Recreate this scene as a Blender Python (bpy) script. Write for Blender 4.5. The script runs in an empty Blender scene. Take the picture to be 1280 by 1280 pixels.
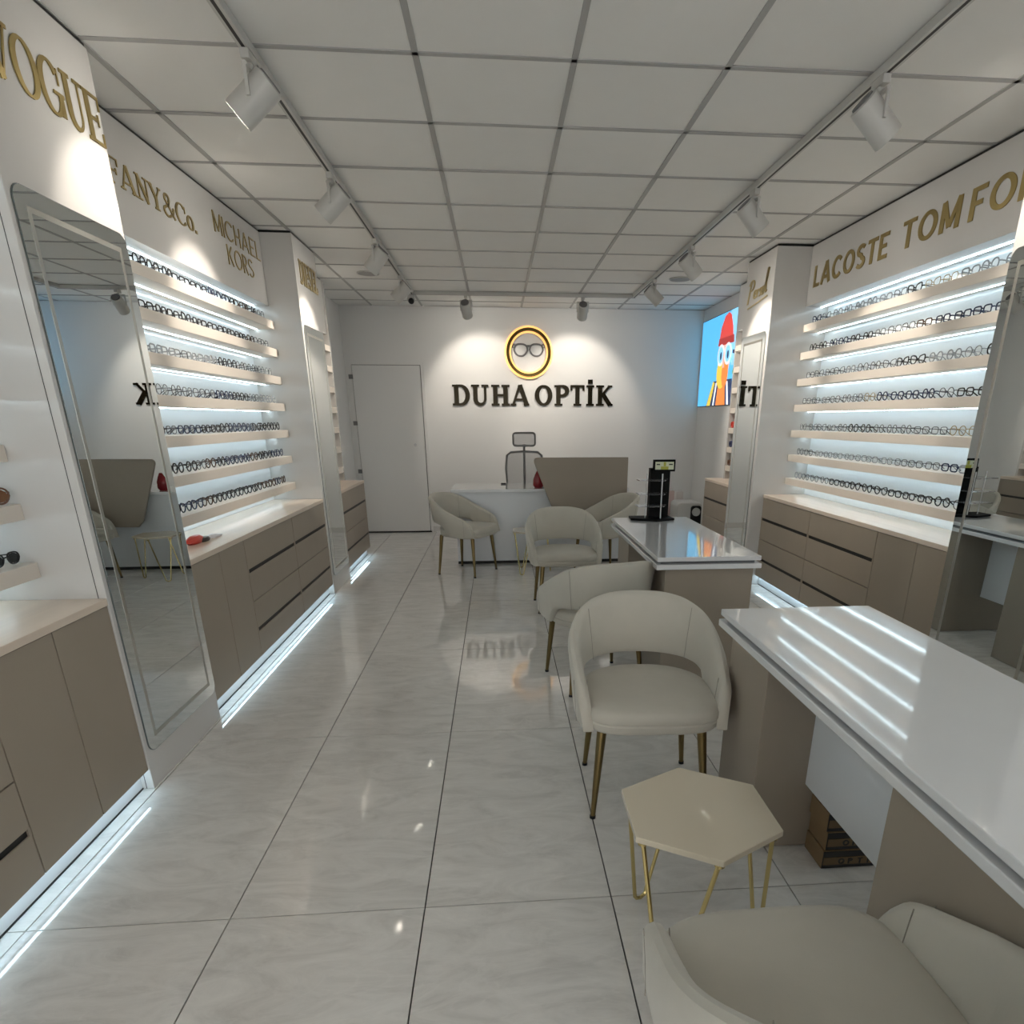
import bpy, bmesh, math, random
from mathutils import Vector, Matrix
C = bpy.context.scene.collection
R = math.radians
random.seed(7)
sc = bpy.context.scene

# ---------------------------------------------------------------- camera
HC = 2.7125          # ceiling height
cam = bpy.data.cameras.new('camera')
cam.sensor_width = 36; cam.lens = 798.6 / 1280 * 36
cam.shift_x = -(694.7 - 640) / 1280
cam.shift_y = (819.4 - 640) / 1280
cam.clip_start = 0.02
co = bpy.data.objects.new('camera', cam); C.objects.link(co)
yaw, pit, rol = 0.0861, -0.3544, 0.001
fw = Vector((math.sin(yaw) * math.cos(pit), math.cos(yaw) * math.cos(pit), math.sin(pit)))
rt = Vector((math.cos(yaw), -math.sin(yaw), 0)); up = rt.cross(fw)
rt2 = math.cos(rol) * rt + math.sin(rol) * up; up2 = -math.sin(rol) * rt + math.cos(rol) * up
m = Matrix((rt2, up2, -fw)).transposed().to_4x4(); m.translation = Vector((0, 0, 1.4331))
co.matrix_world = m
sc.camera = co
# ---------------------------------------------------------------- world, exposure
w = bpy.data.worlds.new('street'); sc.world = w; w.use_nodes = True
bg = w.node_tree.nodes['Background']; bg.inputs[0].default_value = (1.0, 0.975, 0.94, 1); bg.inputs[1].default_value = 2.2
sc.view_settings.view_transform = 'Standard'; sc.view_settings.look = 'None'
sc.view_settings.gamma = 1; sc.view_settings.use_curve_mapping = False
sc.view_settings.exposure = 0.0
LED_S = 12.5       # strips in the display niches
KICK_S = 13.0      # strips under the cabinets
SPOT_W = 58.0     # track spots
try: sc.cycles.max_bounces = 9; sc.cycles.diffuse_bounces = 5; sc.cycles.glossy_bounces = 5; sc.cycles.caustics_reflective = False
except Exception: pass

# ---------------------------------------------------------------- materials
MATS = {}
def mat(name, col, rough=.5, metal=0., coat=0., emis=None, es=0., bump=0., bscale=40., var=0., vscale=3., spec=.5, trans=0., ior=1.45, alpha=1., sheen=0.):
    m = bpy.data.materials.new(name); m.use_nodes = True; MATS[name] = m
    nt = m.node_tree; b = nt.nodes['Principled BSDF']
    b.inputs['Base Color'].default_value = (*col, 1); b.inputs['Roughness'].default_value = rough
    b.inputs['Metallic'].default_value = metal; b.inputs['Coat Weight'].default_value = coat
    b.inputs['Coat Roughness'].default_value = .04
    b.inputs['Specular IOR Level'].default_value = spec
    b.inputs['Transmission Weight'].default_value = trans; b.inputs['IOR'].default_value = ior
    b.inputs['Alpha'].default_value = alpha
    b.inputs['Sheen Weight'].default_value = sheen
    if emis: b.inputs['Emission Color'].default_value = (*emis, 1); b.inputs['Emission Strength'].default_value = es
    tc = nt.nodes.new('ShaderNodeTexCoord')
    if var:
        n = nt.nodes.new('ShaderNodeTexNoise'); n.inputs['Scale'].default_value = vscale; n.inputs['Detail'].default_value = 6
        r = nt.nodes.new('ShaderNodeMixRGB'); r.inputs[1].default_value = (*[c * (1 - var) for c in col], 1); r.inputs[2].default_value = (*[min(1, c * (1 + var)) for c in col], 1)
        nt.links.new(tc.outputs['Object'], n.inputs['Vector']); nt.links.new(n.outputs['Fac'], r.inputs[0]); nt.links.new(r.outputs[0], b.inputs['Base Color'])
    if bump:
        n2 = nt.nodes.new('ShaderNodeTexNoise'); n2.inputs['Scale'].default_value = bscale; n2.inputs['Detail'].default_value = 4
        bp = nt.nodes.new('ShaderNodeBump'); bp.inputs['Strength'].default_value = bump; bp.inputs['Distance'].default_value = .002
        nt.links.new(tc.outputs['Object'], n2.inputs['Vector']); nt.links.new(n2.outputs['Fac'], bp.inputs['Height']); nt.links.new(bp.outputs[0], b.inputs['Normal'])
    return m
paint = mat('white wall paint', (.74, .74, .73), .55, var=.02, vscale=2, bump=.08, bscale=150)
laminate = mat('white glossy marble laminate', (.60, .59, .575), .13, var=.05, vscale=2.2)
gloss_white = mat('white glossy panel', (.70, .72, .74), .12)
niche_back = mat('white glass back panel', (.80, .84, .87), .10)
shelf_m = mat('cream shelf board', (.70, .645, .58), .35, var=.04, vscale=4)
taupe = mat('taupe matt laminate', (.315, .268, .215), .42, var=.04, vscale=5)
taupe_in = mat('dark cabinet carcass', (.03, .025, .02), .7)
black = mat('black groove', (.008, .008, .008), .5)
joint_m = mat('dark joint', (.05, .05, .05), .7)
wood_top = mat('pale wood worktop', (.68, .575, .48), .28)
counter_w = mat('polished white quartz', (.70, .71, .72), .07, coat=.6, var=.015, vscale=9)
counter_gap = mat('grey shadow gap', (.12, .125, .13), .35)
ceil_m = mat('mineral fibre ceiling tile', (.80, .80, .78), .85, var=.02, vscale=8, bump=.25, bscale=260)
tbar_m = mat('ceiling grid bar', (.40, .40, .395), .5)
velvet = mat('cream velvet', (.51, .485, .42), .75, var=.10, vscale=7, bump=.12, bscale=220, sheen=.25)
seam_m = mat('upholstery seam', (.30, .28, .24), .8)
brass_d = mat('antique brass', (.20, .145, .065), .32, metal=1.)
brass = mat('polished brass', (.62, .50, .22), .22, metal=1.)
gold_l = mat('gold lettering', (.36, .275, .11), .32, metal=.75)
dark_gold = mat('dark mirror gold', (.016, .012, .005), .12, metal=.75, spec=.4)
stool_m = mat('cream lacquer', (.64, .575, .45), .18, coat=.5)
mirror_m = mat('mirror glass', (.80, .84, .84), .006, metal=1.)
frost_m = mat('frosted mirror band', (.50, .50, .46), .34, metal=.9)
mirror_edge = mat('mirror edge', (.10, .12, .12), .3)
white_metal = mat('white lacquered metal', (.55, .55, .53), .38)
black_pl = mat('black plastic', (.008, .008, .009), .35)
grey_pl = mat('grey plastic', (.16, .16, .165), .5)
acrylic = mat('clear acrylic', (.93, .93, .95), .03, trans=.9, ior=1.3)
glass_m = mat('shopfront glass', (1, 1, 1), .0, trans=1., ior=1.02)
cardboard = mat('brown cardboard', (.20, .13, .065), .8, var=.1, vscale=6)
label_tan = mat('tan carton print', (.13, .088, .045), .75)
red_m = mat('dark red gloss', (.25, .012, .018), .25)
red_o = mat('bright red plastic', (.55, .05, .03), .3)
navy_m = mat('navy acetate', (.02, .03, .09), .3)
brown_m = mat('brown lens', (.12, .055, .03), .15)
steel = mat('brushed steel', (.45, .45, .45), .3, metal=1.)
led_m = mat('cool white LED strip', (.9, .95, 1), .5, emis=(.70, .90, 1.0), es=LED_S)
kick_m = mat('cool white plinth LED strip', (.9, .95, 1), .5, emis=(.62, .86, 1.0), es=KICK_S)
lens_e = mat('lit spot lens', (1, 1, 1), .5, emis=(1, .93, .82), es=165)
halo_m = mat('amber halo light', (1, .6, .2), .5, emis=(1.0, .48, .14), es=1.25)
def floor_material():
    m = bpy.data.materials.new('polished grey marble tile'); m.use_nodes = True; nt = m.node_tree; b = nt.nodes['Principled BSDF']
    tc = nt.nodes.new('ShaderNodeTexCoord'); oi = nt.nodes.new('ShaderNodeObjectInfo')
    ad = nt.nodes.new('ShaderNodeVectorMath'); ad.operation = 'ADD'
    mu = nt.nodes.new('ShaderNodeVectorMath'); mu.operation = 'SCALE'; mu.inputs['Scale'].default_value = 37.0
    cb = nt.nodes.new('ShaderNodeCombineXYZ')
    nt.links.new(oi.outputs['Random'], cb.inputs[0]); nt.links.new(oi.outputs['Random'], cb.inputs[1]); nt.links.new(cb.outputs[0], mu.inputs[0])
    nt.links.new(tc.outputs['Object'], ad.inputs[0]); nt.links.new(mu.outputs[0], ad.inputs[1])
    mp = nt.nodes.new('ShaderNodeMapping'); mp.inputs['Rotation'].default_value = (0, 0, .35); mp.inputs['Scale'].default_value = (1.2, 3.4, 1)
    nt.links.new(ad.outputs[0], mp.inputs['Vector'])
    n1 = nt.nodes.new('ShaderNodeTexNoise'); n1.inputs['Scale'].default_value = 2.6; n1.inputs['Detail'].default_value = 12; n1.inputs['Distortion'].default_value = 1.6; n1.inputs['Roughness'].default_value = .70
    nt.links.new(mp.outputs[0], n1.inputs['Vector'])
    cr = nt.nodes.new('ShaderNodeValToRGB'); e = cr.color_ramp.elements
    e[0].position = .30; e[0].color = (.58, .57, .55, 1); e[1].position = .72; e[1].color = (.80, .79, .765, 1)
    q = e.new(.5); q.color = (.70, .69, .665, 1)
    nt.links.new(n1.outputs['Fac'], cr.inputs[0])
    # thin pale veins
    n2 = nt.nodes.new('ShaderNodeTexNoise'); n2.inputs['Scale'].default_value = .9; n2.inputs['Detail'].default_value = 5; n2.inputs['Distortion'].default_value = 2.8
    nt.links.new(mp.outputs[0], n2.inputs['Vector'])
    v = nt.nodes.new('ShaderNodeValToRGB'); f = v.color_ramp.elements; f[0].position = .485; f[0].color = (0, 0, 0, 1); f[1].position = .5; f[1].color = (1, 1, 1, 1); g = f.new(.515); g.color = (0, 0, 0, 1)
    nt.links.new(n2.outputs['Fac'], v.inputs[0])
    mx = nt.nodes.new('ShaderNodeMixRGB'); mx.inputs[2].default_value = (.80, .79, .765, 1)
    sc_ = nt.nodes.new('ShaderNodeMath'); sc_.operation = 'MULTIPLY'; sc_.inputs[1].default_value = .30
    nt.links.new(v.outputs[0], sc_.inputs[0]); nt.links.new(sc_.outputs[0], mx.inputs[0]); nt.links.new(cr.outputs[0], mx.inputs[1])
    nt.links.new(mx.outputs[0], b.inputs['Base Color'])
    b.inputs['Roughness'].default_value = .05; b.inputs['Specular IOR Level'].default_value = .85
    return m
tile_m = floor_material()
def wood_grain(m, d=.10):
    nt = m.node_tree; b = nt.nodes['Principled BSDF']; tc = nt.nodes.new('ShaderNodeTexCoord')
    mp = nt.nodes.new('ShaderNodeMapping'); mp.inputs['Scale'].default_value = (22, .9, 22)
    n = nt.nodes.new('ShaderNodeTexNoise'); n.inputs['Scale'].default_value = 1.2; n.inputs['Detail'].default_value = 6
    c = b.inputs['Base Color'].default_value[:3]
    r = nt.nodes.new('ShaderNodeMixRGB'); r.inputs[1].default_value = (*[x * (1 - d) for x in c], 1); r.inputs[2].default_value = (*[x * (1 + d) for x in c], 1)
    nt.links.new(tc.outputs['Object'], mp.inputs[0]); nt.links.new(mp.outputs[0], n.inputs['Vector']); nt.links.new(n.outputs['Fac'], r.inputs[0]); nt.links.new(r.outputs[0], b.inputs['Base Color'])
wood_grain(wood_top, .16)

# ---------------------------------------------------------------- mesh helpers
class MB:
    def __init__(s): s.v = []; s.f = []; s.mi = []; s.k = 0
    def face(s, idx): s.f.append(tuple(idx)); s.mi.append(s.k)
    def box(s, x0, x1, y0, y1, z0, z1):
        b = len(s.v); s.v += [(x, y, z) for z in (z0, z1) for y in (y0, y1) for x in (x0, x1)]
        for q in ((0, 2, 3, 1), (4, 5, 7, 6), (0, 1, 5, 4), (2, 6, 7, 3), (0, 4, 6, 2), (1, 3, 7, 5)): s.face([b + i for i in q])
        return s
    def prism(s, pts, axis, a0, a1):
        # pts: 2-D outline in the two other axes (order x,y,z without axis)
        b = len(s.v); n = len(pts)
        for a in (a0, a1):
            for p, q in pts:
                s.v.append({'x': (a, p, q), 'y': (p, a, q), 'z': (p, q, a)}[axis])
        s.face(range(b, b + n)); s.face(range(b + 2 * n - 1, b + n - 1, -1))
        for i in range(n): j = (i + 1) % n; s.face((b + i, b + j, b + n + j, b + n + i))
        return s
    def rings(s, rings, cap=True, close=False):
        b = len(s.v); n = len(rings[0])
        for r in rings: s.v += [tuple(p) for p in r]
        m_ = len(rings)
        for k in range(m_ if close else m_ - 1):
            k2 = (k + 1) % m_
            for i in range(n):
                j = (i + 1) % n; s.face((b + k * n + i, b + k * n + j, b + k2 * n + j, b + k2 * n + i))
        if cap and not close: s.face(range(b + n - 1, b - 1, -1)); s.face(range(b + (m_ - 1) * n, b + m_ * n))
        return s
    def tube(s, pts, r, n=8, close=False):
        P = [Vector(p) for p in pts]; rr = r if isinstance(r, (list, tuple)) else [r] * len(P); out = []
        prev = None
        for i, p in enumerate(P):
            a = P[i - 1] if (i > 0 or close) else P[i]; c = P[(i + 1) % len(P)] if (i < len(P) - 1 or close) else P[i]
            t = (c - a).normalized()
            u = (prev - t * prev.dot(t)) if prev is not None else t.orthogonal()
            if u.length < 1e-5: u = t.orthogonal()
            u.normalize(); prev = u; v = t.cross(u)
            out.append([p + (u * math.cos(2 * math.pi * k / n) + v * math.sin(2 * math.pi * k / n)) * rr[i] for k in range(n)])
        return s.rings(out, cap=not close, close=close)
    def cyl(s, p0, p1, r0, r1=None, n=20): return s.tube([p0, p1], [r0, r0 if r1 is None else r1], n)
    def mesh(s, name, mats, smooth=False, off=Vector((0, 0, 0))):
        me = bpy.data.meshes.new(name); me.from_pydata([(v[0] - off[0], v[1] - off[1], v[2] - off[2]) for v in s.v], [], s.f)
        for m_ in mats: me.materials.append(m_)
        if len(mats) > 1: me.polygons.foreach_set('material_index', s.mi)
        bm = bmesh.new(); bm.from_mesh(me); bmesh.ops.recalc_face_normals(bm, faces=bm.faces); bm.to_mesh(me); bm.free()
        if smooth:
            me.polygons.foreach_set('use_smooth', [True] * len(me.polygons))
            try: me.set_sharp_from_angle(angle=R(38))
            except Exception: pass
        me.update(); return me
def wloc(o):
    p = Vector((0, 0, 0))
    while o is not None: p += o.location; o = o.parent
    return p
def link(name, me, parent=None, loc=None):
    o = bpy.data.objects.new(name, me); C.objects.link(o)
    if parent is not None: o.parent = parent
    if loc is not None: o.location = loc
    return o
def obj(name, mb, mats, parent=None, smooth=False, bevel=0., subs=0, origin=None):
    if not isinstance(mats, (list, tuple)): mats = [mats]
    base = wloc(parent) if parent is not None else Vector((0, 0, 0))
    if origin is not None:
        o = link(name, mb.mesh(name, mats, smooth, Vector(origin)), parent, Vector(origin) - base)
    else: o = link(name, mb.mesh(name, mats, smooth, base), parent)
    if bevel:
        b = o.modifiers.new('bevel', 'BEVEL'); b.width = bevel; b.segments = 2; b.limit_method = 'ANGLE'; b.angle_limit = R(40)
    if subs:
        b = o.modifiers.new('sub', 'SUBSURF'); b.levels = subs; b.render_levels = subs
    return o
def tag(o, label, cat, group=None, kind=None):
    o['label'] = label; o['category'] = cat
    if group: o['group'] = group
    if kind: o['kind'] = kind
    return o
def thing(name, label, cat, loc=(0, 0, 0), group=None):
    o = bpy.data.objects.new(name, None); o.empty_display_size = .05; C.objects.link(o); o.location = loc
    return tag(o, label, cat, group)
def struct(name, mb, m_, parent=None, label=None, **k):
    o = obj(name, mb, m_, parent, **k)
    if parent is None:
        o['kind'] = 'structure'
        if label: o['label'] = label
    return o
def copy_tree(o, parent=None):
    c = o.copy(); C.objects.link(c)
    if parent is not None: c.parent = parent
    for ch in list(o.children): copy_tree(ch, c)
    return c
def B(*a): return MB().box(*a)
def rrect(a0, a1, b0, b1, r, n=6):
    pts = []
    for cx, cy, s in ((a1 - r, b1 - r, 0), (a0 + r, b1 - r, 90), (a0 + r, b0 + r, 180), (a1 - r, b0 + r, 270)):
        for i in range(n + 1): t = R(s + 90 * i / n); pts.append((cx + r * math.cos(t), cy + r * math.sin(t)))
    return pts

# ---------------------------------------------------------------- room shell
XL, XLf, XLs, XLb = -1.455, -1.68, -1.66, -1.85        # pillar face, fascia, shelf front, niche back (left)
XR, XRf, XRs, XRb = 2.215, 2.50, 2.50, 2.69            # the same on the right
XRc = 2.325                                             # right cabinet fronts
YB, Y0 = 8.82, -1.5
PIL = [(2.42, 3.095), (5.56, 6.2)]                      # left pillars
PIR = [(2.30, 2.985), (5.6, 6.22)]
fl = struct('floor', B(-2.1, 2.95, Y0, YB + .05, -.06, -.012), joint_m, label='dark joints under the polished grey marble floor tiles')
tx, ty, g = .588, 1.199, .0022
tm = B(-tx / 2 + g, tx / 2 - g, -ty / 2 + g, ty / 2 - g, -.011, 0).mesh('tile', [tile_m])
for i in range(-2, 8):
    for j in range(-3, 7):
        x0 = -.857 + tx * (i - 1); y0 = 1.63 + ty * j
        if x0 > 2.9 or x0 + tx < -2.05 or y0 > YB: continue
        link('tile', tm, fl, Vector((x0 + tx / 2, y0 + ty / 2, random.uniform(-.0004, .0002))))
ce = struct('ceiling', B(-2.1, 2.95, Y0, YB + .05, HC + .03, HC + .06), ceil_m, label='suspended ceiling of pale square tiles')
cg, cw = .6, .012
cm_ = B(-.3 + cw, .3 - cw, -.3 + cw, .3 - cw, 0, .012).mesh('tile', [ceil_m])
gridm = MB()
for i in range(-1, 8):
    x = -1.467 + cg * i
    gridm.box(x - cw, x + cw, Y0, YB, HC + .001, HC + .008)
for j in range(-8, 10):
    y = 3.055 + cg * j
    if y < YB: gridm.box(-2.05, 2.9, y - cw, y + cw, HC + .001, HC + .006)
obj('ceiling_grid', gridm, tbar_m, ce)
for i in range(-2, 8):
    for j in range(-8, 10):
        x = -1.467 + cg * i + .3; y = 3.055 + cg * j + .3
        if x - .3 > 2.9 or x + .3 < -2.05 or y - .3 > YB or y + .3 < Y0: continue
        link('tile', cm_, ce, Vector((x, y, HC + .004 + random.uniform(0, .003))))
struct('wall_left', B(-2.1, -1.857, Y0, YB, 0, HC), paint, label='white wall behind the left displays')
struct('wall_right', B(2.705, 2.95, Y0, YB, 0, HC), paint, label='white wall behind the right displays')
struct('wall_right_end', B(2.63, 2.705, 7.20, YB, 0, HC), paint, label='white end stretch of the right wall carrying the screen')
wb = struct('wall_back', B(-2.1, 2.95, YB, YB + .12, 0, HC), paint, label='white back wall with the backlit round sign')
# shopfront behind the camera
wf = struct('wall_front', MB().box(-2.1, -1.6, Y0 - .1, Y0, 0, HC).box(2.5, 2.95, Y0 - .1, Y0, 0, HC).box(-1.6, 2.5, Y0 - .1, Y0, 2.5, HC), paint, label='white shopfront wall around the entrance glazing')
win = struct('window_1', B(-1.6, 2.5, Y0 - .06, Y0 - .05, .06, 2.5), glass_m, label='shopfront glazing')
frm = MB()
for x in (-1.6, -.2, 1.1, 2.46): frm.box(x, x + .05, Y0 - .09, Y0 - .02, 0, 2.5)
frm.box(-1.6, 2.5, Y0 - .09, Y0 - .02, 0, .06).box(-1.6, 2.5, Y0 - .09, Y0 - .02, 2.45, 2.5)
obj('window_frame', frm, grey_pl, win)
for k, (a, b) in enumerate([(-.66, 0.0)] + PIL):
    struct('pillar', B(-1.98, XL, a, b, 0, HC - .012), laminate, label=['white pillar by the shop entrance on the left', 'white left pillar carrying the nearer tall mirror', 'white left pillar carrying the farther tall mirror'][k], bevel=.002)
for k, (a, b) in enumerate([(-.78, -.1)] + PIR):
    struct('pillar', B(XR, 2.80, a, b, 0, HC - .012), laminate, label=['white pillar by the shop entrance on the right', 'white right pillar carrying the nearer tall mirror', 'white right pillar carrying the farther tall mirror'][k], bevel=.002)
n = 0
LB = [(0.0, 2.42), (3.095, 5.56), (6.2, 7.30)]
RB = [(-.1, 2.30), (2.985, 5.6), (6.22, 7.18)]
for a, b in LB:
    n += 1; struct('trim_%d' % n, B(-1.98, XLf, a, b, 2.225, HC - .012), laminate, label='white fascia board over a left display')
for a, b in RB:
    n += 1; struct('trim_%d' % n, B(XRf, 2.80, a, b, 2.28, HC - .012), laminate, label='white fascia board over a right display')
# thin black shadow gap above pillars and fascias
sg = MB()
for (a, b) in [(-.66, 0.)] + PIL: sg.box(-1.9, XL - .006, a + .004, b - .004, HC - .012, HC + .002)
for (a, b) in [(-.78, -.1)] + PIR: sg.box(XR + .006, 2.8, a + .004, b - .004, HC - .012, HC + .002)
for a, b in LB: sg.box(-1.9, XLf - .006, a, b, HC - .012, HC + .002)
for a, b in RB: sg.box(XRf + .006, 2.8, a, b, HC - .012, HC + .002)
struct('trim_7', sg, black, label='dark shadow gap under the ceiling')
# end panels of the last bays
struct('trim_8', B(-1.86, -1.66, 7.30, 7.325, .0, 2.70), laminate, label='white end panel of the last left display')
struct('trim_9', B(2.50, 2.72, 7.18, 7.20, .0, 2.70), laminate, label='white end panel of the last right display')
# the panel seams beside the pillar mirrors
struct('baseboard_back', B(-.90, 2.63, YB - .012, YB, 0, .07), laminate, label='low white baseboard along the back wall')
# door in the back wall
dz = 2.062
dg = struct('door_1', MB().box(-1.775, -.935, YB - .006, YB - .003, .012, dz), joint_m, label='flush white door with dark square hinges in the back wall')
obj('door_leaf', B(-1.770, -.941, YB - .02, YB - .006, .018, dz - .006), paint, dg)
obj('door_frame', MB().box(-1.81, -1.779, YB - .018, YB, 0, dz + .03).box(-.931, -.90, YB - .018, YB, 0, dz + .03).box(-1.779, -.931, YB - .018, YB, dz, dz + .03), paint, dg)
for z in (1.923, 1.382, .795): obj('hinge', B(-1.815, -1.765, YB - .032, YB - .02, z - .025, z + .025), grey_pl, dg)
obj('door_knob', MB().cyl((-1.06, YB - .02, 1.12), (-1.06, YB - .045, 1.12), .018), steel, dg, smooth=True)
struct('trim_10', B(-1.80, -.92, YB - .03, YB, 0, .014), black, label='dark threshold strip under the back wall door')

# ---------------------------------------------------------------- display niches and cabinets
def niche(side, y0, y1, label, lit=True):
    sg_ = 1 if side == 'L' else -1
    xb, xs = (XLb, XLs) if side == 'L' else (XRb, XRs)
    top = 2.225 if side == 'L' else 2.28
    def X(a, b): return (min(a, b), max(a, b))
    t = thing('display_shelving', label, 'shelving', (xb, y0, .81), group='lit display niches')
    a, b = X(xb - .007 * sg_, xb + .002 * sg_)
    obj('back_panel', B(a, b, y0 + .001, y1 - .001, .812, top), niche_back, t)
    zs = [2.122, 1.930, 1.737, 1.545, 1.350, 1.155, .950]
    if side == 'R': zs = [2.150, 1.945, 1.745, 1.548, 1.345, 1.148, .955]
    for z in zs:
        a, b = X(xb + .003 * sg_, xs); th = .055
        s_ = obj('shelf', B(a, b, y0 + .002, y1 - .002, z - th, z), shelf_m, t, bevel=.0015)
        if lit:
            a, b = X(xb + .058 * sg_, xb + .0635 * sg_); obj('led_strip', B(a, b, y0 + .006, y1 - .006, z - th - .004, z - th), led_m, s_)
    if lit:
        a, b = X(xb + .058 * sg_, xb + .0635 * sg_); obj('led_strip', B(a, b, y0 + .006, y1 - .006, top - .005, top - .001), led_m, t)
    return t, zs
niche('L', 0.0, 2.42, 'lit white display niche before the nearer left mirror, holding sunglasses')
niche('L', 3.095, 5.56, 'lit white display niche between the two left mirrors, seven rows of eyeglasses')
niche('L', 6.2, 7.30, 'narrow white display niche past the farther left mirror', lit=False)
niche('R', -.1, 2.30, 'lit white display niche before the nearer right mirror, seen mainly in reflections')
niche('R', 2.985, 5.6, 'lit white display niche between the two right mirrors, seven rows of eyeglasses')
niche('R', 6.22, 7.18, 'narrow white display niche past the farther right mirror, below the wall screen', lit=False)

def cabinets(side, y0, y1, plan, where):
    """plan: list of ('door'|'drawers', ya, yb, label)"""
    sgn = 1 if side == 'L' else -1
    xf = -1.46 if side == 'L' else XRc
    xb = -1.85 if side == 'L' else 2.695
    def X(a, b): return (min(a, b), max(a, b))
    def bx(a, b, *r): a, b = X(a, b); return B(a, b, *r)
    for kind, ya, yb, lab in plan:
        t = thing('drawer_cabinet' if kind == 'drawers' else 'door_cabinet', lab, 'cabinet', (xf, ya, .085), group='taupe base cabinets')
        obj('body', bx(xb, xf - .021 * sgn, ya + .001, yb - .001, .087, .783), taupe_in, t)
        if kind == 'door':
            nd = 2 if yb - ya > .5 else 1
            for k in range(nd):
                a = ya + (yb - ya) * k / nd; b = ya + (yb - ya) * (k + 1) / nd
                obj('door', bx(xf - .02 * sgn, xf, a + .0025, b - .0025, .088, .782), taupe, t, bevel=.001)
        else:
            for z0, z1 in ((.612, .782), (.4245, .588), (.260, .4195), (.088, .236)):
                obj('drawer', bx(xf - .02 * sgn, xf, ya + .0025, yb - .0025, z0, z1), taupe, t, bevel=.001)
            for z0, z1 in ((.588, .612), (.236, .260)):
                obj('finger_groove', bx(xf - .019 * sgn, xf - .006 * sgn, ya + .012, yb - .012, z0, z1), black, t)
                e = MB()
                for q in ((ya + .0015, ya + .012), (yb - .012, yb - .0015)):
                    a, b = X(xf - .02 * sgn, xf); e.box(a, b, q[0], q[1], z0 - .001, z1 + .001)
                obj('groove_end', e, taupe, t)
    a, b = X(xb, xf + .004 * sgn)
    tag(obj('worktop', B(a, b, y0 + .001, y1 - .001, .784, .811), wood_top, bevel=.002), 'pale wood grain worktop ' + where, 'worktop', 'worktops over the taupe cabinets')
    t = thing('plinth', 'white lit plinth under the taupe cabinets ' + where, 'plinth', (xf, y0, 0), 'lit cabinet plinths')
    a, b = X(xb, xf - .040 * sgn); obj('kickboard', B(a, b, y0 + .001, y1 - .001, .004, .086), gloss_white, t)
    a, b = X(xf - .040 * sgn, xf - .037 * sgn); obj('bottom_seal', B(a, b, y0 + .001, y1 - .001, .0, .006), black, t)
    a, b = X(xf - .030 * sgn, xf - .020 * sgn); obj('led_strip', B(a, b, y0 + .01, y1 - .01, .0845, .0868), kick_m, t)
cabinets('L', 0, 2.42, [('drawers', 0, .89, 'taupe drawer unit at the left edge nearest the camera, mostly out of view'), ('drawers', .89, 1.783, 'taupe drawer unit beside the near pair of left doors'), ('door', 1.783, 2.42, 'taupe two-door unit just before the nearer left mirror')], 'before the nearer left mirror')
cabinets('L', 3.095, 5.56, [('door', 3.095, 3.775, 'taupe two-door unit just past the nearer left mirror'), ('drawers', 3.775, 4.685, 'taupe four-drawer unit in the middle of the left wall, beside the doors'), ('drawers', 4.685, 5.56, 'taupe four-drawer unit just before the farther left mirror')], 'between the two left mirrors')
cabinets('L', 6.2, 7.30, [('drawers', 6.2, 7.30, 'taupe four-drawer unit past the farther left mirror by the door')], 'past the farther left mirror')
cabinets('R', -.1, 2.30, [('door', -.1, .8, 'taupe two-door unit beside the camera on the right wall'), ('drawers', .8, 2.30, 'taupe drawer unit behind the near desk before the right mirror')], 'before the nearer right mirror')
cabinets('R', 2.985, 5.6, [('door', 2.985, 3.785, 'taupe two-door unit just past the nearer right mirror'), ('drawers', 3.785, 4.69, 'taupe four-drawer unit in the middle of the right wall, beside the doors'), ('drawers', 4.69, 5.6, 'taupe four-drawer unit just before the farther right mirror')], 'between the two right mirrors')
cabinets('R', 6.22, 7.30, [('drawers', 6.22, 7.30, 'pale taupe four-drawer unit past the farther right mirror')], 'past the farther right mirror')

# ---------------------------------------------------------------- mirrors
def mirror(side, y0, y1, z0, z1, label):
    xf = XL if side == 'L' else XR; s_ = 1 if side == 'L' else -1
    t = thing('wall_mirror', label, 'mirror', (xf, (y0 + y1) / 2, z0), group='tall rounded wall mirrors')
    a, b = sorted((xf + .001 * s_, xf + .006 * s_))
    mb = MB().prism(rrect(y0, y1, z0, z1, .045), 'x', a, b)
    obj('mirror_glass', mb, mirror_m, t)
    a, b = sorted((xf + .0005 * s_, xf + .0045 * s_))
    obj('edge', MB().prism(rrect(y0 - .002, y1 + .002, z0 - .002, z1 + .002, .047), 'x', a, b), mirror_edge, t)
    d, w_ = .052, .018; a, b = sorted((xf + .006 * s_, xf + .0066 * s_)); q = MB()
    q.box(a, b, y0 + d, y0 + d + w_, z0 + d, z1 - d).box(a, b, y1 - d - w_, y1 - d, z0 + d, z1 - d)
    q.box(a, b, y0 + d + w_, y1 - d - w_, z0 + d, z0 + d + w_).box(a, b, y0 + d + w_, y1 - d - w_, z1 - d - w_, z1 - d)
    obj('frosted_band', q, frost_m, t)
mirror('L', 2.444, 3.088, .150, 2.112, 'tall rounded mirror on the nearer left pillar')
mirror('L', 5.600, 6.180, .150, 2.112, 'tall rounded mirror on the farther left pillar')
mirror('R', 2.325, 2.978, .150, 2.112, 'tall rounded mirror on the nearer right pillar, at the photo edge')
mirror('R', 5.650, 6.190, .150, 2.112, 'tall rounded mirror on the farther right pillar beside the screen')
# seams of the pillar cladding next to the mirrors
struct('trim_11', B(XL - .031, XL - .0285, 2.4194, 2.4204, .0, 2.70), joint_m, label='fine cladding seam on the nearer left pillar')

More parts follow.
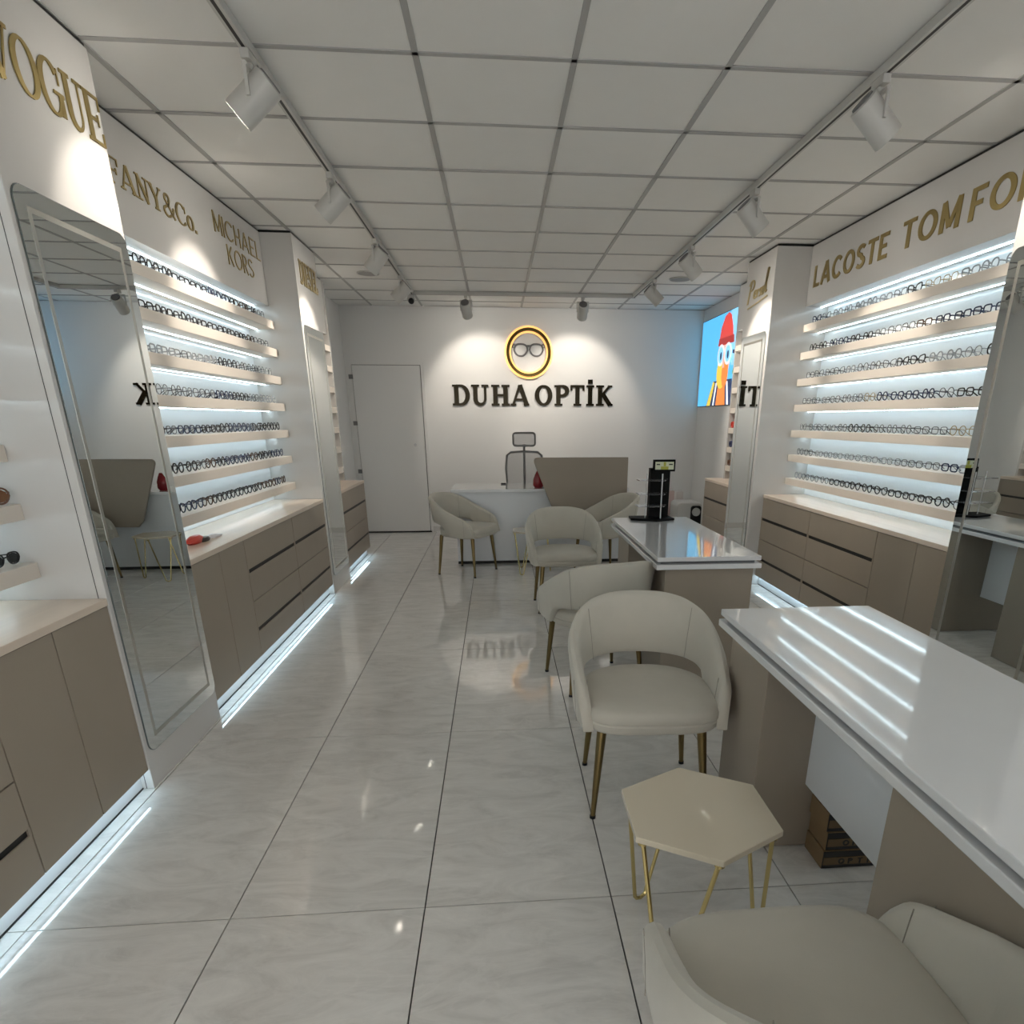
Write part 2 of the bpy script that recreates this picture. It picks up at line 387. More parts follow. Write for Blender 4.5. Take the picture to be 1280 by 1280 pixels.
# ---------------------------------------------------------------- lettering (every glyph drawn as strokes)
def arc(cx, cy, rx, ry, a0, a1, n=16): return [(cx + rx * math.cos(R(a0 + (a1 - a0) * i / n)), cy + ry * math.sin(R(a0 + (a1 - a0) * i / n))) for i in range(n + 1)]
def glyph(ch, W, T, serif, sl=.07):
    """strokes = [(points, widths, closed)], advance; cap height 1"""
    S = []
    def st(p, w, c=False): S.append((p, [w] * len(p) if not isinstance(w, list) else w, c))
    def bar(x, y, l):
        if serif: st([(x - l, y), (x + l, y)], sl)
    h = W / 2; k = sl / 2 if serif else T / 2
    sf = W * .5 + .085
    def stem(x, y0=0, y1=1, s0=True, s1=True, w=None):
        w = w or W
        st([(x, y0), (x, y1)], w)
        if s0: bar(x, y0 + sl / 2, sf)
        if s1: bar(x, y1 - sl / 2, sf)
    def oval(cx, cy, rx, ry, a0=0, a1=360, close=True):
        n_ = 28; p = arc(cx, cy, rx, ry, a0, a1, n_)
        if close: p = p[:-1]
        ws = [T + (W - T) * abs(math.cos(math.atan2((q[1] - cy) / ry, (q[0] - cx) / rx))) for q in p]
        S.append((p, ws, close))
    x0 = sf if serif else h
    if ch == 'V': st([(.06, 1), (.40, 0)], W); st([(.40, 0), (.74, 1)], T); bar(.08, 1 - sl / 2, .13); bar(.72, 1 - sl / 2, .11); return S, .80
    if ch in 'OQ': oval(.42, .5, .42 - h, .5 - T / 2); return S, .84
    if ch == 'C':
        oval(.42, .5, .42 - h, .5 - T / 2, 42, 318, False)
        if serif: st([(.72, .62), (.72, .93)], T * .8)
        return S, .76
    if ch == 'G':
        oval(.42, .5, .42 - h, .5 - T / 2, 42, 330, False); st([(.72, 0.05), (.72, .45)], W * .9); st([(.48, .45), (.84 if serif else .76, .45)], max(T, sl if serif else T))
        if serif: st([(.72, .62), (.72, .93)], T * .8)
        return S, .86
    if ch == 'U':
        st([(x0, 1), (x0, .32)] + arc(x0 + .23, .32, .23, .32 - T / 2, 180, 360, 12)[1:] + [(x0 + .46, .32), (x0 + .46, 1)], [W] * 2 + [W + (T - W) * min(1, i / 8) for i in range(12)] + [T] * 2)
        bar(x0, 1 - sl / 2, sf); bar(x0 + .46, 1 - sl / 2, sf * .85); return S, 2 * x0 + .46
    if ch == 'E':
        stem(x0); r = x0 + .48; st([(x0, k), (r, k)], max(T, sl) if serif else T); st([(x0, 1 - k), (r, 1 - k)], max(T, sl) if serif else T); st([(x0, .5), (r - .1, .5)], max(T, sl) if serif else T)
        if serif: st([(r, 0), (r, .28)], T * .9); st([(r, .72), (r, 1)], T * .9); st([(r - .12, .38), (r - .12, .62)], T * .9)
        return S, r + .03
    if ch == 'F':
        stem(x0); r = x0 + .45; st([(x0, 1 - k), (r, 1 - k)], max(T, sl) if serif else T); st([(x0, .5), (r - .1, .5)], max(T, sl) if serif else T)
        if serif: st([(r, .72), (r, 1)], T * .9); st([(r - .12, .38), (r - .12, .62)], T * .9)
        return S, r + .02
    if ch == 'L':
        stem(x0); r = x0 + .42; st([(x0, k), (r, k)], max(T, sl) if serif else T)
        if serif: st([(r, 0), (r, .3)], T * .9)
        return S, r + .02
    if ch == 'T':
        st([(.32, 0), (.32, 1)], W); st([(0, 1 - k), (.64, 1 - k)], max(T, sl) if serif else T); bar(.32, sl / 2, sf)
        if serif: st([(.03, .74), (.03, 1)], T * .9); st([(.61, .74), (.61, 1)], T * .9)
        return S, .64
    if ch in 'Iİ':
        stem(x0)
        if ch == 'İ': st([(x0 - W * .55, 1.17), (x0 + W * .55, 1.17)], W * 1.0)
        return S, 2 * x0
    if ch == 'H': stem(x0); stem(x0 + .48); st([(x0, .5), (x0 + .48, .5)], max(T, sl) if serif else T); return S, 2 * x0 + .48
    if ch == 'N':
        stem(x0, w=T if serif else W, s0=True, s1=False); stem(x0 + .5, w=T if serif else W, s0=False); st([(x0, 1), (x0 + .5, 0)], W); bar(x0 - .03, 1 - sl / 2, .09); return S, 2 * x0 + .5
    if ch == 'M': st([(x0, 0), (x0, 1)], W); st([(x0 + .62, 0), (x0 + .62, 1)], W); st([(x0, 1), (x0 + .31, .12)], W * .9); st([(x0 + .62, 1), (x0 + .31, .12)], W * .9); return S, 2 * x0 + .62
    if ch == 'A': st([(.06, 0), (.39, 1)], T if serif else W); st([(.39, 1), (.72, 0)], W); st([(.18, .3), (.61, .3)], T if not serif else sl); bar(.08, sl / 2, .13); bar(.70, sl / 2, .13); return S, .78
    if ch == 'Y': st([(.05, 1), (.35, .45)], W); st([(.35, .45), (.65, 1)], T); st([(.35, .5), (.35, 0)], W); bar(.07, 1 - sl / 2, .11); bar(.63, 1 - sl / 2, .10); bar(.35, sl / 2, sf); return S, .70
    if ch == 'D': stem(x0); p = [(x0, 1 - k)] + arc(x0 + .18, .5, .34, .5 - k, 90, -90, 16) + [(x0, k)]; st(p, [T] + [T + (W - T) * math.sin(math.pi * i / 16) for i in range(17)] + [T]); return S, x0 + .55 + h * .4
    if ch == 'P': stem(x0); p = [(x0, 1 - k)] + arc(x0 + .16, .72, .26, .28 - k, 90, -90, 12) + [(x0, .44 + k)]; st(p, [T] + [T + (W - T) * math.sin(math.pi * i / 12) for i in range(13)] + [T]); return S, x0 + .45 + h * .4
    if ch == 'R':
        stem(x0); p = [(x0, 1 - k)] + arc(x0 + .16, .72, .24, .28 - k, 90, -90, 12) + [(x0, .44 + k)]; st(p, [T] + [T + (W - T) * math.sin(math.pi * i / 12) for i in range(13)] + [T]); st([(x0 + .2, .46), (x0 + .46, 0)], W); return S, x0 + .50
    if ch == 'K': stem(x0); st([(x0 + .02, .42), (x0 + .46, .98)], T if serif else W); st([(x0 + .15, .55), (x0 + .50, .02)], W); bar(x0 + .47, 1 - sl / 2, .11); bar(x0 + .50, sl / 2, .12); return S, x0 + .58
    if ch == 'S': 
        p = arc(.31, .74, .27 - h * .4, .26 - T / 2, 30, 270, 14) + arc(.31, .26, .28 - h * .4, .24 - T / 2 + .02, 90, -150, 14)[1:]
        st(p, [T + (W - T) * math.sin(math.pi * i / (len(p) - 1)) ** .7 for i in range(len(p))]); return S, .62
    if ch == '&': p = [(.78, .02), (.22, .72)] + arc(.36, .80, .15, .17, 200, -20, 10) + [(.42, .55), (.14, .36)] + arc(.30, .24, .22, .22, 150, 300, 10) + [(.66, .22), (.76, .50)]; st(p, (W + T) / 2); return S, .84
    if ch == 'o': oval(.25, .34, .25 - h * .7, .34 - T / 2); return S, .52
    if ch == '.': st([(.08, .0), (.08, .15)], .15); return S, .18
    return S, .35
def ribbon(mb, pts, ws, closed, M, depth):
    P = [Vector((p[0], p[1])) for p in pts]; n_ = len(P); Lf, Rt = [], []
    for i in range(n_):
        a = P[i - 1] if (i > 0 or closed) else P[i]; c = P[(i + 1) % n_] if (i < n_ - 1 or closed) else P[i]
        t = (c - a); t = t.normalized() if t.length > 0 else Vector((1, 0)); q = Vector((-t.y, t.x)) * ws[i] / 2
        Lf.append(P[i] + q); Rt.append(P[i] - q)
    b = len(mb.v)
    for i in range(n_):
        for p in (Lf[i], Rt[i]):
            for d in (0, depth): mb.v.append(tuple(M(p.x, p.y, d)))
    for i in range(n_ if closed else n_ - 1):
        a = b + 4 * i; c = b + 4 * ((i + 1) % n_)
        mb.face((a + 1, a + 3, c + 3, c + 1)); mb.face((a, c, c + 2, a + 2)); mb.face((a, a + 1, c + 1, c)); mb.face((a + 2, c + 2, c + 3, a + 3))
    if not closed:
        for a in (b, b + 4 * (n_ - 1)): mb.face((a, a + 2, a + 3, a + 1))
def lettering(name, text, p0, u, nrm, width, height, W, T, serif, m_, label, gap=.12, depth=.012, sl=.07, lean=0., small=(), space=.35, parent=None, off=.001):
    """p0 = baseline start, u = reading direction, nrm = wall normal"""
    p0, u, nrm = Vector(p0), Vector(u), Vector(nrm)
    gl = []; x = 0
    for i, ch in enumerate(text):
        if ch == ' ': x += space; continue
        S, adv = glyph(ch, W, T, serif, sl); gl.append((ch, S, x, 1.0)); x += adv + gap
    tot = x - gap; kx = width / tot
    t = parent or thing(name, label, 'sign', tuple(p0 + u * width / 2 + nrm * off), group='gold brand lettering above the displays')
    for ch, S, xx, s in gl:
        mb = MB()
        for k, (p, ws, cl) in enumerate(S):
            M = lambda a, b, d, xx=xx, k=k: p0 + u * ((a + xx) * kx + lean * b * height) + Vector((0, 0, 1)) * (b * height) + nrm * (off + d + .0002 * k)
            ribbon(mb, p, ws, cl, M, depth)
        obj('letter', mb, m_, t)
    return t
UL, NL = (0, 1, 0), (1, 0, 0); UR, NR = (0, -1, 0), (-1, 0, 0)
lettering('wall_sign', 'VOGUE', (XL, 2.485, 2.395), UL, NL, .60, .156, .17, .05, True, gold_l, 'large gold serif lettering above the nearer left mirror', gap=.0, depth=.004)
lettering('wall_sign', 'TIFFANY&Co.', (XLf, 3.245, 2.422), UL, NL, 1.185, .105, .15, .06, True, gold_l, 'gold serif lettering half hidden behind the nearer left pillar', gap=.06, depth=.004)
lettering('wall_sign', 'MICHAEL', (XLf, 4.70, 2.503), UL, NL, .81, .112, .085, .085, False, gold_l, 'thin gold capitals on two lines before the farther left pillar', gap=.13, depth=.004)
t = [o for o in C.objects if o.get('label', '').startswith('thin gold capitals')][0]
lettering('wall_sign', 'KORS', (XLf, 4.86, 2.360), UL, NL, .46, .112, .085, .085, False, gold_l, '', gap=.13, depth=.004, parent=t)
lettering('wall_sign', 'DIESEL', (XL, 5.665, 2.395), UL, NL, .50, .165, .20, .10, True, gold_l, 'gold slab capitals above the farther left mirror', gap=.08, sl=.11, depth=.004)
lettering('wall_sign', 'LACOSTE', (XRf, 5.51, 2.400), UR, NR, 1.02, .148, .19, .16, False, gold_l, 'gold sans capitals starting beside the farther right pillar', gap=.13, depth=.004)
lettering('wall_sign', 'TOM FORD', (XRf, 4.35, 2.405), UR, NR, 1.24, .150, .18, .15, False, gold_l, 'bold gold capitals running into the right edge of the photo', gap=.13, depth=.004, space=.22)
# script lettering with an underline on the far right pillar
def script_sign():
    t = thing('wall_sign', 'slanting gold script with an underline above the farther right mirror', 'sign', (XR, 5.93, 2.45), group='gold brand lettering above the displays')
    strokes = [[(.08, -.10), (.12, .30), (.17, .86)], arc(.20, .66, .11, .22, 170, -110, 12),
               [(.345, .17), (.445, .24)] + arc(.395, .20, .055, .17, 20, 325, 12), [(.475, .02), (.51, .37), (.535, .30), (.575, .35)],
               [(.665, .33), (.615, .35), (.60, .25), (.655, .15), (.645, .04), (.585, .02)], arc(.735, .18, .048, .165, 0, 360, 14)[:-1],
               [(.80, .20), (.86, .60), (.90, .98), (.87, 1.02), (.845, .70), (.85, .12), (.88, .03), (.92, .10)],
               [(.12, -.30), (.55, -.24), (.97, -.16)]]
    cl = [0, 0, 0, 0, 0, 1, 0, 0]
    for k, s_ in enumerate(strokes):
        mb = MB(); M = lambda a, b, d, k=k: Vector((XR - .001 - d - .0003 * k, 6.185 - a * .50 - b * .02, 2.385 + b * .175 + a * .02))
        ribbon(mb, s_, [.062] * len(s_), bool(cl[k]), M, .004); obj('underline' if k == 7 else 'letter', mb, gold_l, t)
script_sign()
# main sign on the back wall
lt = lettering('wall_sign', 'DUHA OPTİK', (-.555, YB, 1.595), (1, 0, 0), (0, -1, 0), 2.04, .245, .21, .115, True, dark_gold, 'large dark mirror-gold slab lettering in the centre of the back wall', gap=.10, sl=.10, depth=.012, space=.22, off=.006)
lt['group'] = 'back wall sign'
def ring_xz(cx, cz, r, n=48, f=1.0): return [(cx + r * math.cos(2 * math.pi * i / n) * f, cz + r * math.sin(2 * math.pi * i / n)) for i in range(n)]
def annulus(mb, cx, cz, r0, r1, y0, y1, n=56):
    mb.rings([[(cx + r * math.cos(2 * math.pi * i / n), y, cz + r * math.sin(2 * math.pi * i / n)) for i in range(n)] for r, y in ((r0, y0), (r1, y0), (r1, y1), (r0, y1))], close=True)
    return mb
rx, rz = .415, 2.212
t = thing('ring_sign', 'round dark gold ring with amber halo framing a spectacles emblem', 'sign', (rx, YB, rz), group='back wall sign')
obj('ring', annulus(MB(), rx, rz, .244, .278, YB - .06, YB - .035), mat('ring gold', (.22, .15, .05), .12, metal=1.), t, smooth=True)
obj('halo_light', annulus(MB(), rx, rz, .279, .303, YB - .034, YB - .022), halo_m, t, smooth=True)
obj('halo_light', annulus(MB(), rx, rz, .222, .241, YB - .034, YB - .022), halo_m, t, smooth=True)
obj('ring_back', annulus(MB(), rx, rz, .218, .303, YB - .021, YB - .002), white_metal, t, smooth=True)
em = MB()
for s in (-1, 1):
    lens = []
    for i in range(28):
        a = 2 * math.pi * i / 28; cx_ = .098 * s
        px = .083 * abs(math.cos(a)) ** .75 * (1 if math.cos(a) > 0 else -1); pz = .068 * abs(math.sin(a)) ** .8 * (1 if math.sin(a) > 0 else -1)
        if pz < 0: px *= 1 - .28 * (-pz / .068)
        lens.append((rx + cx_ + px, YB - .009, rz + .03 + pz))
    em.tube(lens, .0105, 6, close=True)
    em.tube([(rx + s * .165, YB - .009, rz + .090), (rx + s * .205, YB - .009, rz + .088), (rx + s * .195, YB - .009, rz + .055)], [.012, .011, .008], 6)
em.tube([(rx - .03, YB - .009, rz + .065), (rx, YB - .009, rz + .078), (rx + .03, YB - .009, rz + .065)], .008, 6)
em.tube([(rx - .06, YB - .009, rz + .085), (rx + .06, YB - .009, rz + .085)], .003, 5)
obj('spectacles_emblem', em, grey_pl, t, smooth=True)

# ---------------------------------------------------------------- track lighting
XT0, XT1, YT = -.867, 1.533, 7.85
def track(label, p0, p1, axis):
    t = thing('light_track', label, 'track', p0, group='white ceiling light tracks')
    h = .016
    x0, y0 = p0[:2]; x1, y1 = p1[:2]
    if axis == 'y':
        obj('rail', MB().box(x0 - .018, x0 - .006, y0, y1, HC - .030, HC + .001).box(x0 + .006, x0 + .018, y0, y1, HC - .030, HC + .001).box(x0 - .006, x0 + .006, y0, y1, HC - .01, HC + .001), white_metal, t)
        obj('slot', B(x0 - .0062, x0 + .0062, y0, y1, HC - .0305, HC - .010), black, t)
    else:
        obj('rail', MB().box(x0, x1, y0 - .018, y0 - .006, HC - .030, HC + .001).box(x0, x1, y0 + .006, y0 + .018, HC - .030, HC + .001).box(x0, x1, y0 - .006, y0 + .006, HC - .01, HC + .001), white_metal, t)
        obj('slot', B(x0, x1, y0 - .0062, y0 + .0062, HC - .0305, HC - .010), black, t)
track('white light track with black slot along the left side', (XT0, .6, HC), (XT0, 7.83, HC), 'y')
track('white light track with black slot along the right side', (XT1, .6, HC), (XT1, 7.83, HC), 'y')
track('white cross track before the back wall sign', (XT0 - .02, YT, HC), (XT1 + .02, YT, HC), 'x')
def spot(x, y, target, label, energy=1., cone=58):
    t = thing('track_spotlight', label, 'spotlight', (x, y, HC - .03), group='white track spotlights')
    top = Vector((x, y, HC - .030)); c = Vector((x, y, HC - .165)); d = (Vector(target) - c).normalized()
    side = d.cross(Vector((0, 0, 1))).normalized()
    obj('adapter', MB().box(x - .016, x + .016, y - .045, y + .045, HC - .060, HC - .030).cyl((x, y, HC - .06), (x, y, HC - .085), .014, n=12), white_metal, t, bevel=.003)
    br = MB()
    for s in (-1, 1):
        a = top + Vector((0, 0, -.055)) + side * .062 * s; b = c + side * .062 * s + Vector((0, 0, -.012))
        br.tube([a, b], .008, 4)
    br.tube([top + Vector((0, 0, -.053)) - side * .066, top + Vector((0, 0, -.053)) + side * .066], .010, 6)
    obj('bracket', br, white_metal, t)
    a = c - d * .085; b = c + d * .085; n_ = 28
    u = side; v = d.cross(u)
    def ring(p, r): return [p + (u * math.cos(2 * math.pi * i / n_) + v * math.sin(2 * math.pi * i / n_)) * r for i in range(n_)]
    obj('lamp_head', MB().rings([ring(a - d * .0, .048), ring(a + d * .005, .056), ring(b, .056), ring(b, .050), ring(b - d * .03, .046)]), white_metal, t, smooth=True)
    obj('heat_sink', MB().rings([ring(a - d * .006, .042), ring(a + d * .001, .044)]), grey_pl, t)
    obj('lens', MB().rings([ring(b - d * .028, .0455), ring(b - d * .024, .0455)]), lens_e, t)
    L = bpy.data.lights.new('spot_beam', 'SPOT'); L.energy = SPOT_W * energy; L.spot_size = R(cone); L.spot_blend = .45; L.shadow_soft_size = .03; L.color = (1, .895, .77)
    lo = bpy.data.objects.new('spot_beam', L); C.objects.link(lo); lo.parent = t
    lo.location = (b + d * .006) - Vector(t.location); lo.rotation_euler = d.to_track_quat('-Z', 'Y').to_euler()
sp = [(XT0, 3.03, (-1.46, 3.02, 2.05), 'nearest spotlight on the left track', .42, 66), (XT0, 4.26, (-1.68, 4.33, 1.85), 'second spotlight from the camera on the left track', .9, 66),
      (XT0, 5.62, (-1.48, 5.75, 1.85), 'third spotlight from the camera on the left track', .9, 66), (XT0, 6.92, (-1.7, 6.95, 1.8), 'farthest spotlight on the left track', .5, 66),
      (XT1, 3.00, (2.22, 3.02, 1.95), 'nearest spotlight on the right track', .42, 66), (XT1, 4.31, (2.50, 4.40, 1.55), 'second spotlight from the camera on the right track', .9, 66),
      (XT1, 5.61, (2.25, 5.75, 1.85), 'third spotlight from the camera on the right track', .9, 66), (XT1, 6.86, (2.6, 6.9, 1.6), 'farthest spotlight on the right track', 1.0, 66),
      (-.30, YT, (-.14, 8.82, 1.72), 'left spotlight of the cross track before the sign', .56, 80), (.97, YT, (.99, 8.82, 1.72), 'right spotlight of the cross track before the sign', .56, 80)]
for x, y, tg, lab, en, cn in sp: spot(x, y, tg, lab, en, cn)
# further lamps of the same tracks behind and above the camera
for x, y, tg, lab in ((XT0, 1.75, (-1.6, 1.3, 1.8), 'left track spotlight above the near cabinets, out of view'), (XT1, 1.75, (2.4, 1.3, 1.8), 'right track spotlight above the near desk, out of view')):
    spot(x, y, tg, lab, .9, 55)
# round ceiling speakers and the camera
for x, lab in ((-1.165, 'round grey ceiling speaker on the left'), (1.815, 'round grey ceiling speaker on the right')):
    t = thing('ceiling_speaker', lab, 'speaker', (x, 6.98, HC), group='ceiling speakers')
    obj('grille', MB().cyl((x, 6.98, HC - .006), (x, 6.98, HC + .002), .094, n=32), grey_pl if 0 else mat('speaker grille', (.32, .32, .32), .6), t, smooth=True)
    rr = MB(); rr.tube([(x + .1 * math.cos(2 * math.pi * i / 32), 6.98 + .1 * math.sin(2 * math.pi * i / 32), HC - .001) for i in range(32)], .006, 6, close=True)
    obj('rim', rr, white_metal, t, smooth=True)
t = thing('security_camera', 'small dome camera with black eye at the ceiling near the door', 'camera', (-.90, 8.0, HC))
obj('mount', MB().cyl((-.9, 8.0, HC + .001), (-.9, 8.0, HC - .03), .05, .045), white_metal, t, smooth=True)
def uvs(c, r, n=16, m_=10, zs=1.):
    return MB().rings([[(c[0] + r * math.sin(math.pi * j / m_) * math.cos(2 * math.pi * i / n), c[1] + r * math.sin(math.pi * j / m_) * math.sin(2 * math.pi * i / n), c[2] + zs * r * math.cos(math.pi * j / m_)) for i in range(n)] for j in range(m_ + 1)], cap=False)
obj('housing', uvs((-.9, 7.99, HC - .055), .042), white_metal, t, smooth=True)
obj('lens', uvs((-.895, 7.965, HC - .075), .032), black_pl, t, smooth=True)

# ---------------------------------------------------------------- desks
def side_desk(y0, y1, label, blocks, x0=.80, x1=1.365, hang=None):
    t = thing('service_desk', label, 'desk', ((x0 + x1) / 2, (y0 + y1) / 2, 0), group='white-topped service desks')
    obj('tabletop', B(x0, x1, y0, y1, .757, .780), counter_w, t, bevel=.003)
    obj('shadow_gap', B(x0 + .025, x1 - .025, y0 + .025, y1 - .025, .742, .757), counter_gap, t)
    obj('lower_board', B(x0 - .004, x1 + .004, y0 - .004, y1 + .004, .716, .742), counter_w, t, bevel=.003)
    for a, b, c, d in blocks: obj('side_block', B(a, b, c, d, .004, .716), taupe, t, bevel=.002)
    if hang: obj('modesty_panel', B(*hang), gloss_white, t, bevel=.002)
    return t
side_desk(-.35, 2.20, 'white-topped taupe service desk nearest the camera on the right', [(.84, 1.325, 1.83, 2.165), (.84, 1.325, .10, 1.145)], hang=(1.02, 1.045, 1.145, 1.83, .255, .716))
side_desk(3.13, 4.52, 'white-topped taupe service desk with the black display stand', [(.835, 1.30, 3.16, 3.60), (.835, 1.30, 4.12, 4.49)], x0=.785, x1=1.325, hang=(1.02, 1.045, 3.60, 4.12, .255, .716))
# reception desk at the back
t = thing('reception_desk', 'white glossy reception desk below the back wall sign', 'desk', (.45, 7.0, 0))
obj('tabletop', B(-.49, 1.33, 6.66, 7.30, .738, .768), counter_w, t, bevel=.003)
obj('front_panel', B(-.45, 1.30, 6.71, 6.735, .03, .738), gloss_white, t)
obj('side_panel', B(-.45, -.42, 6.735, 7.26, .03, .738), gloss_white, t); obj('side_panel', B(1.27, 1.30, 6.735, 7.26, .03, .738), gloss_white, t)
obj('base_strip', B(-.45, 1.30, 6.715, 6.73, 0, .03), black, t)
pts = [(1.30, 1.075), (.42, 1.075)] + [(.385 + .035 * math.cos(R(a)), 1.040 + .035 * math.sin(R(a))) for a in (110, 140, 170, 200)] + [(.565, .50), (.62, .44), (1.30, .44)]
pts = [(x, z) for x, z in pts]
obj('slanted_screen_panel', MB().prism(pts, 'y', 6.612, 6.640), taupe, t, bevel=.002)['label'] = 'taupe slanted screen panel raised before the desk'

# ---------------------------------------------------------------- armchairs
def plan(s):
    """s 0..1 from the middle of the back to the front tip of an arm (right side); returns x, y, outward normal"""
    A, Bk, yf = .236, .256, -.232
    if s < .62:
        a = s / .62 * math.pi / 2; e = .88
        x = A * math.sin(a) ** e; y = Bk * math.cos(a) ** e
        nx, ny = math.sin(a), math.cos(a)
        return x, y, nx, ny
    k = (s - .62) / .38
    return A - .014 * k * k, yf * k, 1., -.10 * k
def lerp(tab, s):
    for (a, va), (b, vb) in zip(tab, tab[1:]):
        if s <= b: k = (s - a) / (b - a); return va + (vb - va) * k
    return tab[-1][1]
TOP = [(0, .758), (.12, .756), (.25, .742), (.38, .708), (.50, .660), (.62, .612), (.74, .580), (.86, .548), (.93, .515), (.97, .46), (1, .390)]
BOT = [(0, .500), (.30, .498), (.42, .492), (.50, .476), (.545, .44), (.58, .398), (.62, .376), (.85, .376), (1, .384)]
def sm_(tab, s, r=.035):
    r = min(r, 1 - s, s if s > 0 else r) if s > .9 else r
    return sum(lerp(tab, min(1, max(0, abs(s + r * k / 3)))) for k in range(-3, 4)) / 7
def shell():
    S = [i / 48 for i in range(49)]; S[-1] = 1.0
    S = [-s for s in reversed(S[1:])] + S
    rg = []
    for s in S:
        q = abs(s); sg_ = 1 if s >= 0 else -1; x, y, nx, ny = plan(q); zt = sm_(TOP, q); zb = sm_(BOT, q, .02); th = .047 - .010 * max(0, (q - .9) / .1)
        ring = []
        def P(off, z):
            fl_ = (.055 * (1 - q * .45)) * max(0, (z - .40) / .36) ** 1.3
            o = off + fl_; return (sg_ * (x + nx * o), y + ny * o, z)
        H = zt - zb; r = min(th / 2, H * .3)
        for off, z in ((0, zb + r), (th * .22, zb + r * .25), (th * .5, zb), (th * .78, zb + r * .25), (th, zb + r), (th, zb + H * .5), (th, zt - r), (th * .78, zt - r * .25), (th * .5, zt), (th * .22, zt - r * .25), (0, zt - r), (0, zb + H * .5)):
            ring.append(P(off, z))
        rg.append(ring)
    return MB().rings(rg)
def seatm():
    rg = []; n_ = 40
    for z, sc_ in ((.376, .90), (.380, .955), (.392, .99), (.412, 1.0), (.418, .985), (.424, 1.0), (.446, .995), (.460, .965), (.468, .90), (.473, .6), (.474, .2)):
        r = []
        for i in range(n_):
            a = 2 * math.pi * i / n_; c_, s_ = math.cos(a), math.sin(a); e = .42 if s_ < 0 else .85
            ex = .52 if s_ < 0 else .85
            r.append((.256 * sc_ * (1 if c_ > 0 else -1) * abs(c_) ** ex, (.262 if s_ < 0 else .25) * sc_ * (1 if s_ > 0 else -1) * abs(s_) ** e - .008, z))
        rg.append(r)
    return MB().rings(rg)
def make_chair():
    t = thing('armchair', 'x', 'chair', (0, 0, 0), group='cream tub armchairs with brass legs')
    st = obj('seat', seatm(), velvet, t, smooth=True)
    bk = obj('backrest', shell(), velvet, t, smooth=True)
    for s0 in (.33, .84):
        for sg_ in (-1, 1):
            for side in (0, 1):
                sm = MB()
                x, y, nx, ny = plan(s0); zt = sm_(TOP, s0); zb = sm_(BOT, s0, .02); p = []
                for k in range(9):
                    z = zb + .006 + (zt - zb - .012) * k / 8; f = (.055 * (1 - s0 * .45)) * max(0, (z - .40) / .36) ** 1.3 + (.0472 if side else -.0005)
                    p.append((sg_ * (x + nx * f), y + ny * f, z))
                sm.tube(p, .0013, 4); obj('seam', sm, seam_m, bk)
    for sx in (-1, 1):
        for sy in (-1, 1):
            l = obj('leg', MB().tube([(sx * .182, sy * .168, .385), (sx * .185, sy * .172, .36), (sx * .214, sy * .20, .012)], [.0185, .0185, .0095], 14), brass_d, t, smooth=True)
            obj('foot', MB().cyl((sx * .2140, sy * .20, .012), (sx * .2148, sy * .2007, 0.0), .0115, .0115, 12), black_pl, l, smooth=True)
    return t
ch0 = make_chair()
chairs = [(.545, 2.25, -3, 'cream armchair facing the camera, directly behind the large hexagonal table'),
          (-.33, 6.335, 62, 'cream armchair in profile at the left end of the reception desk'),
          (.495, 5.02, 2, 'cream armchair facing the camera before the slanted taupe panel'),
          (.99, 6.20, -74, 'cream armchair turned left, half hidden behind the display stand desk'),
          (.515, 3.45, 195, 'cream armchair seen from behind, between two forward-facing ones'),
          (.535, .785, 181, 'cream armchair cut off by the lower right corner')]
for k, (x, y, a, lab) in enumerate(chairs):
    c = ch0 if k == 0 else copy_tree(ch0)
    c.location = (x, y, 0); c.rotation_euler = (0, 0, R(a)); c['label'] = lab

# ---------------------------------------------------------------- hexagonal side tables
def make_hex():
    t = thing('side_table', 'x', 'table', (0, 0, 0), group='hexagonal side tables on brass hairpin legs')
    hp = [(.219 * math.cos(R(30 + 60 * k)), .219 * math.sin(R(30 + 60 * k))) for k in range(6)]
    obj('tabletop', MB().prism(hp, 'z', .432, .450), stool_m, t, bevel=.002)
    V = lambda a, r, z: Vector((r * math.cos(R(a)), r * math.sin(R(a)), z))
    for k in range(3):
        a = 120 * k; p0, p1, f = V(a - 30, .195, .431), V(a + 30, .195, .431), V(a, .205, .007)
        tg = (p1 - p0).normalized(); zu = Vector((0, 0, 1))
        cc = f + zu * .024
        pts_ = [p0] + [cc - tg * .024 * math.cos(R(q)) - zu * .024 * math.sin(R(q)) for q in (-8, 20, 50, 90, 130, 160, 188)] + [p1]
        lg = obj('hairpin_leg', MB().tube(pts_, .0062, 8), brass, t, smooth=True)
        sc2 = MB()
        for p in (p0, p1): sc2.cyl(p + Vector((0, 0, -.0)), p + Vector((0, 0, -.012)), .013, n=12)
        obj('mounting_disc', sc2, brass, lg, smooth=True)
    return t
h0 = make_hex(); h0.location = (.507, 1.425, .004); h0['label'] = 'cream hexagonal side table beside the near service desk'
h0.rotation_euler = (0, 0, R(-1))
h1 = copy_tree(h0); h1.location = (.295, 6.28, 0.004); h1['label'] = 'small cream hexagonal side table before the reception desk, mostly hidden by an armchair'; h1.scale = (.93, .93, .93)

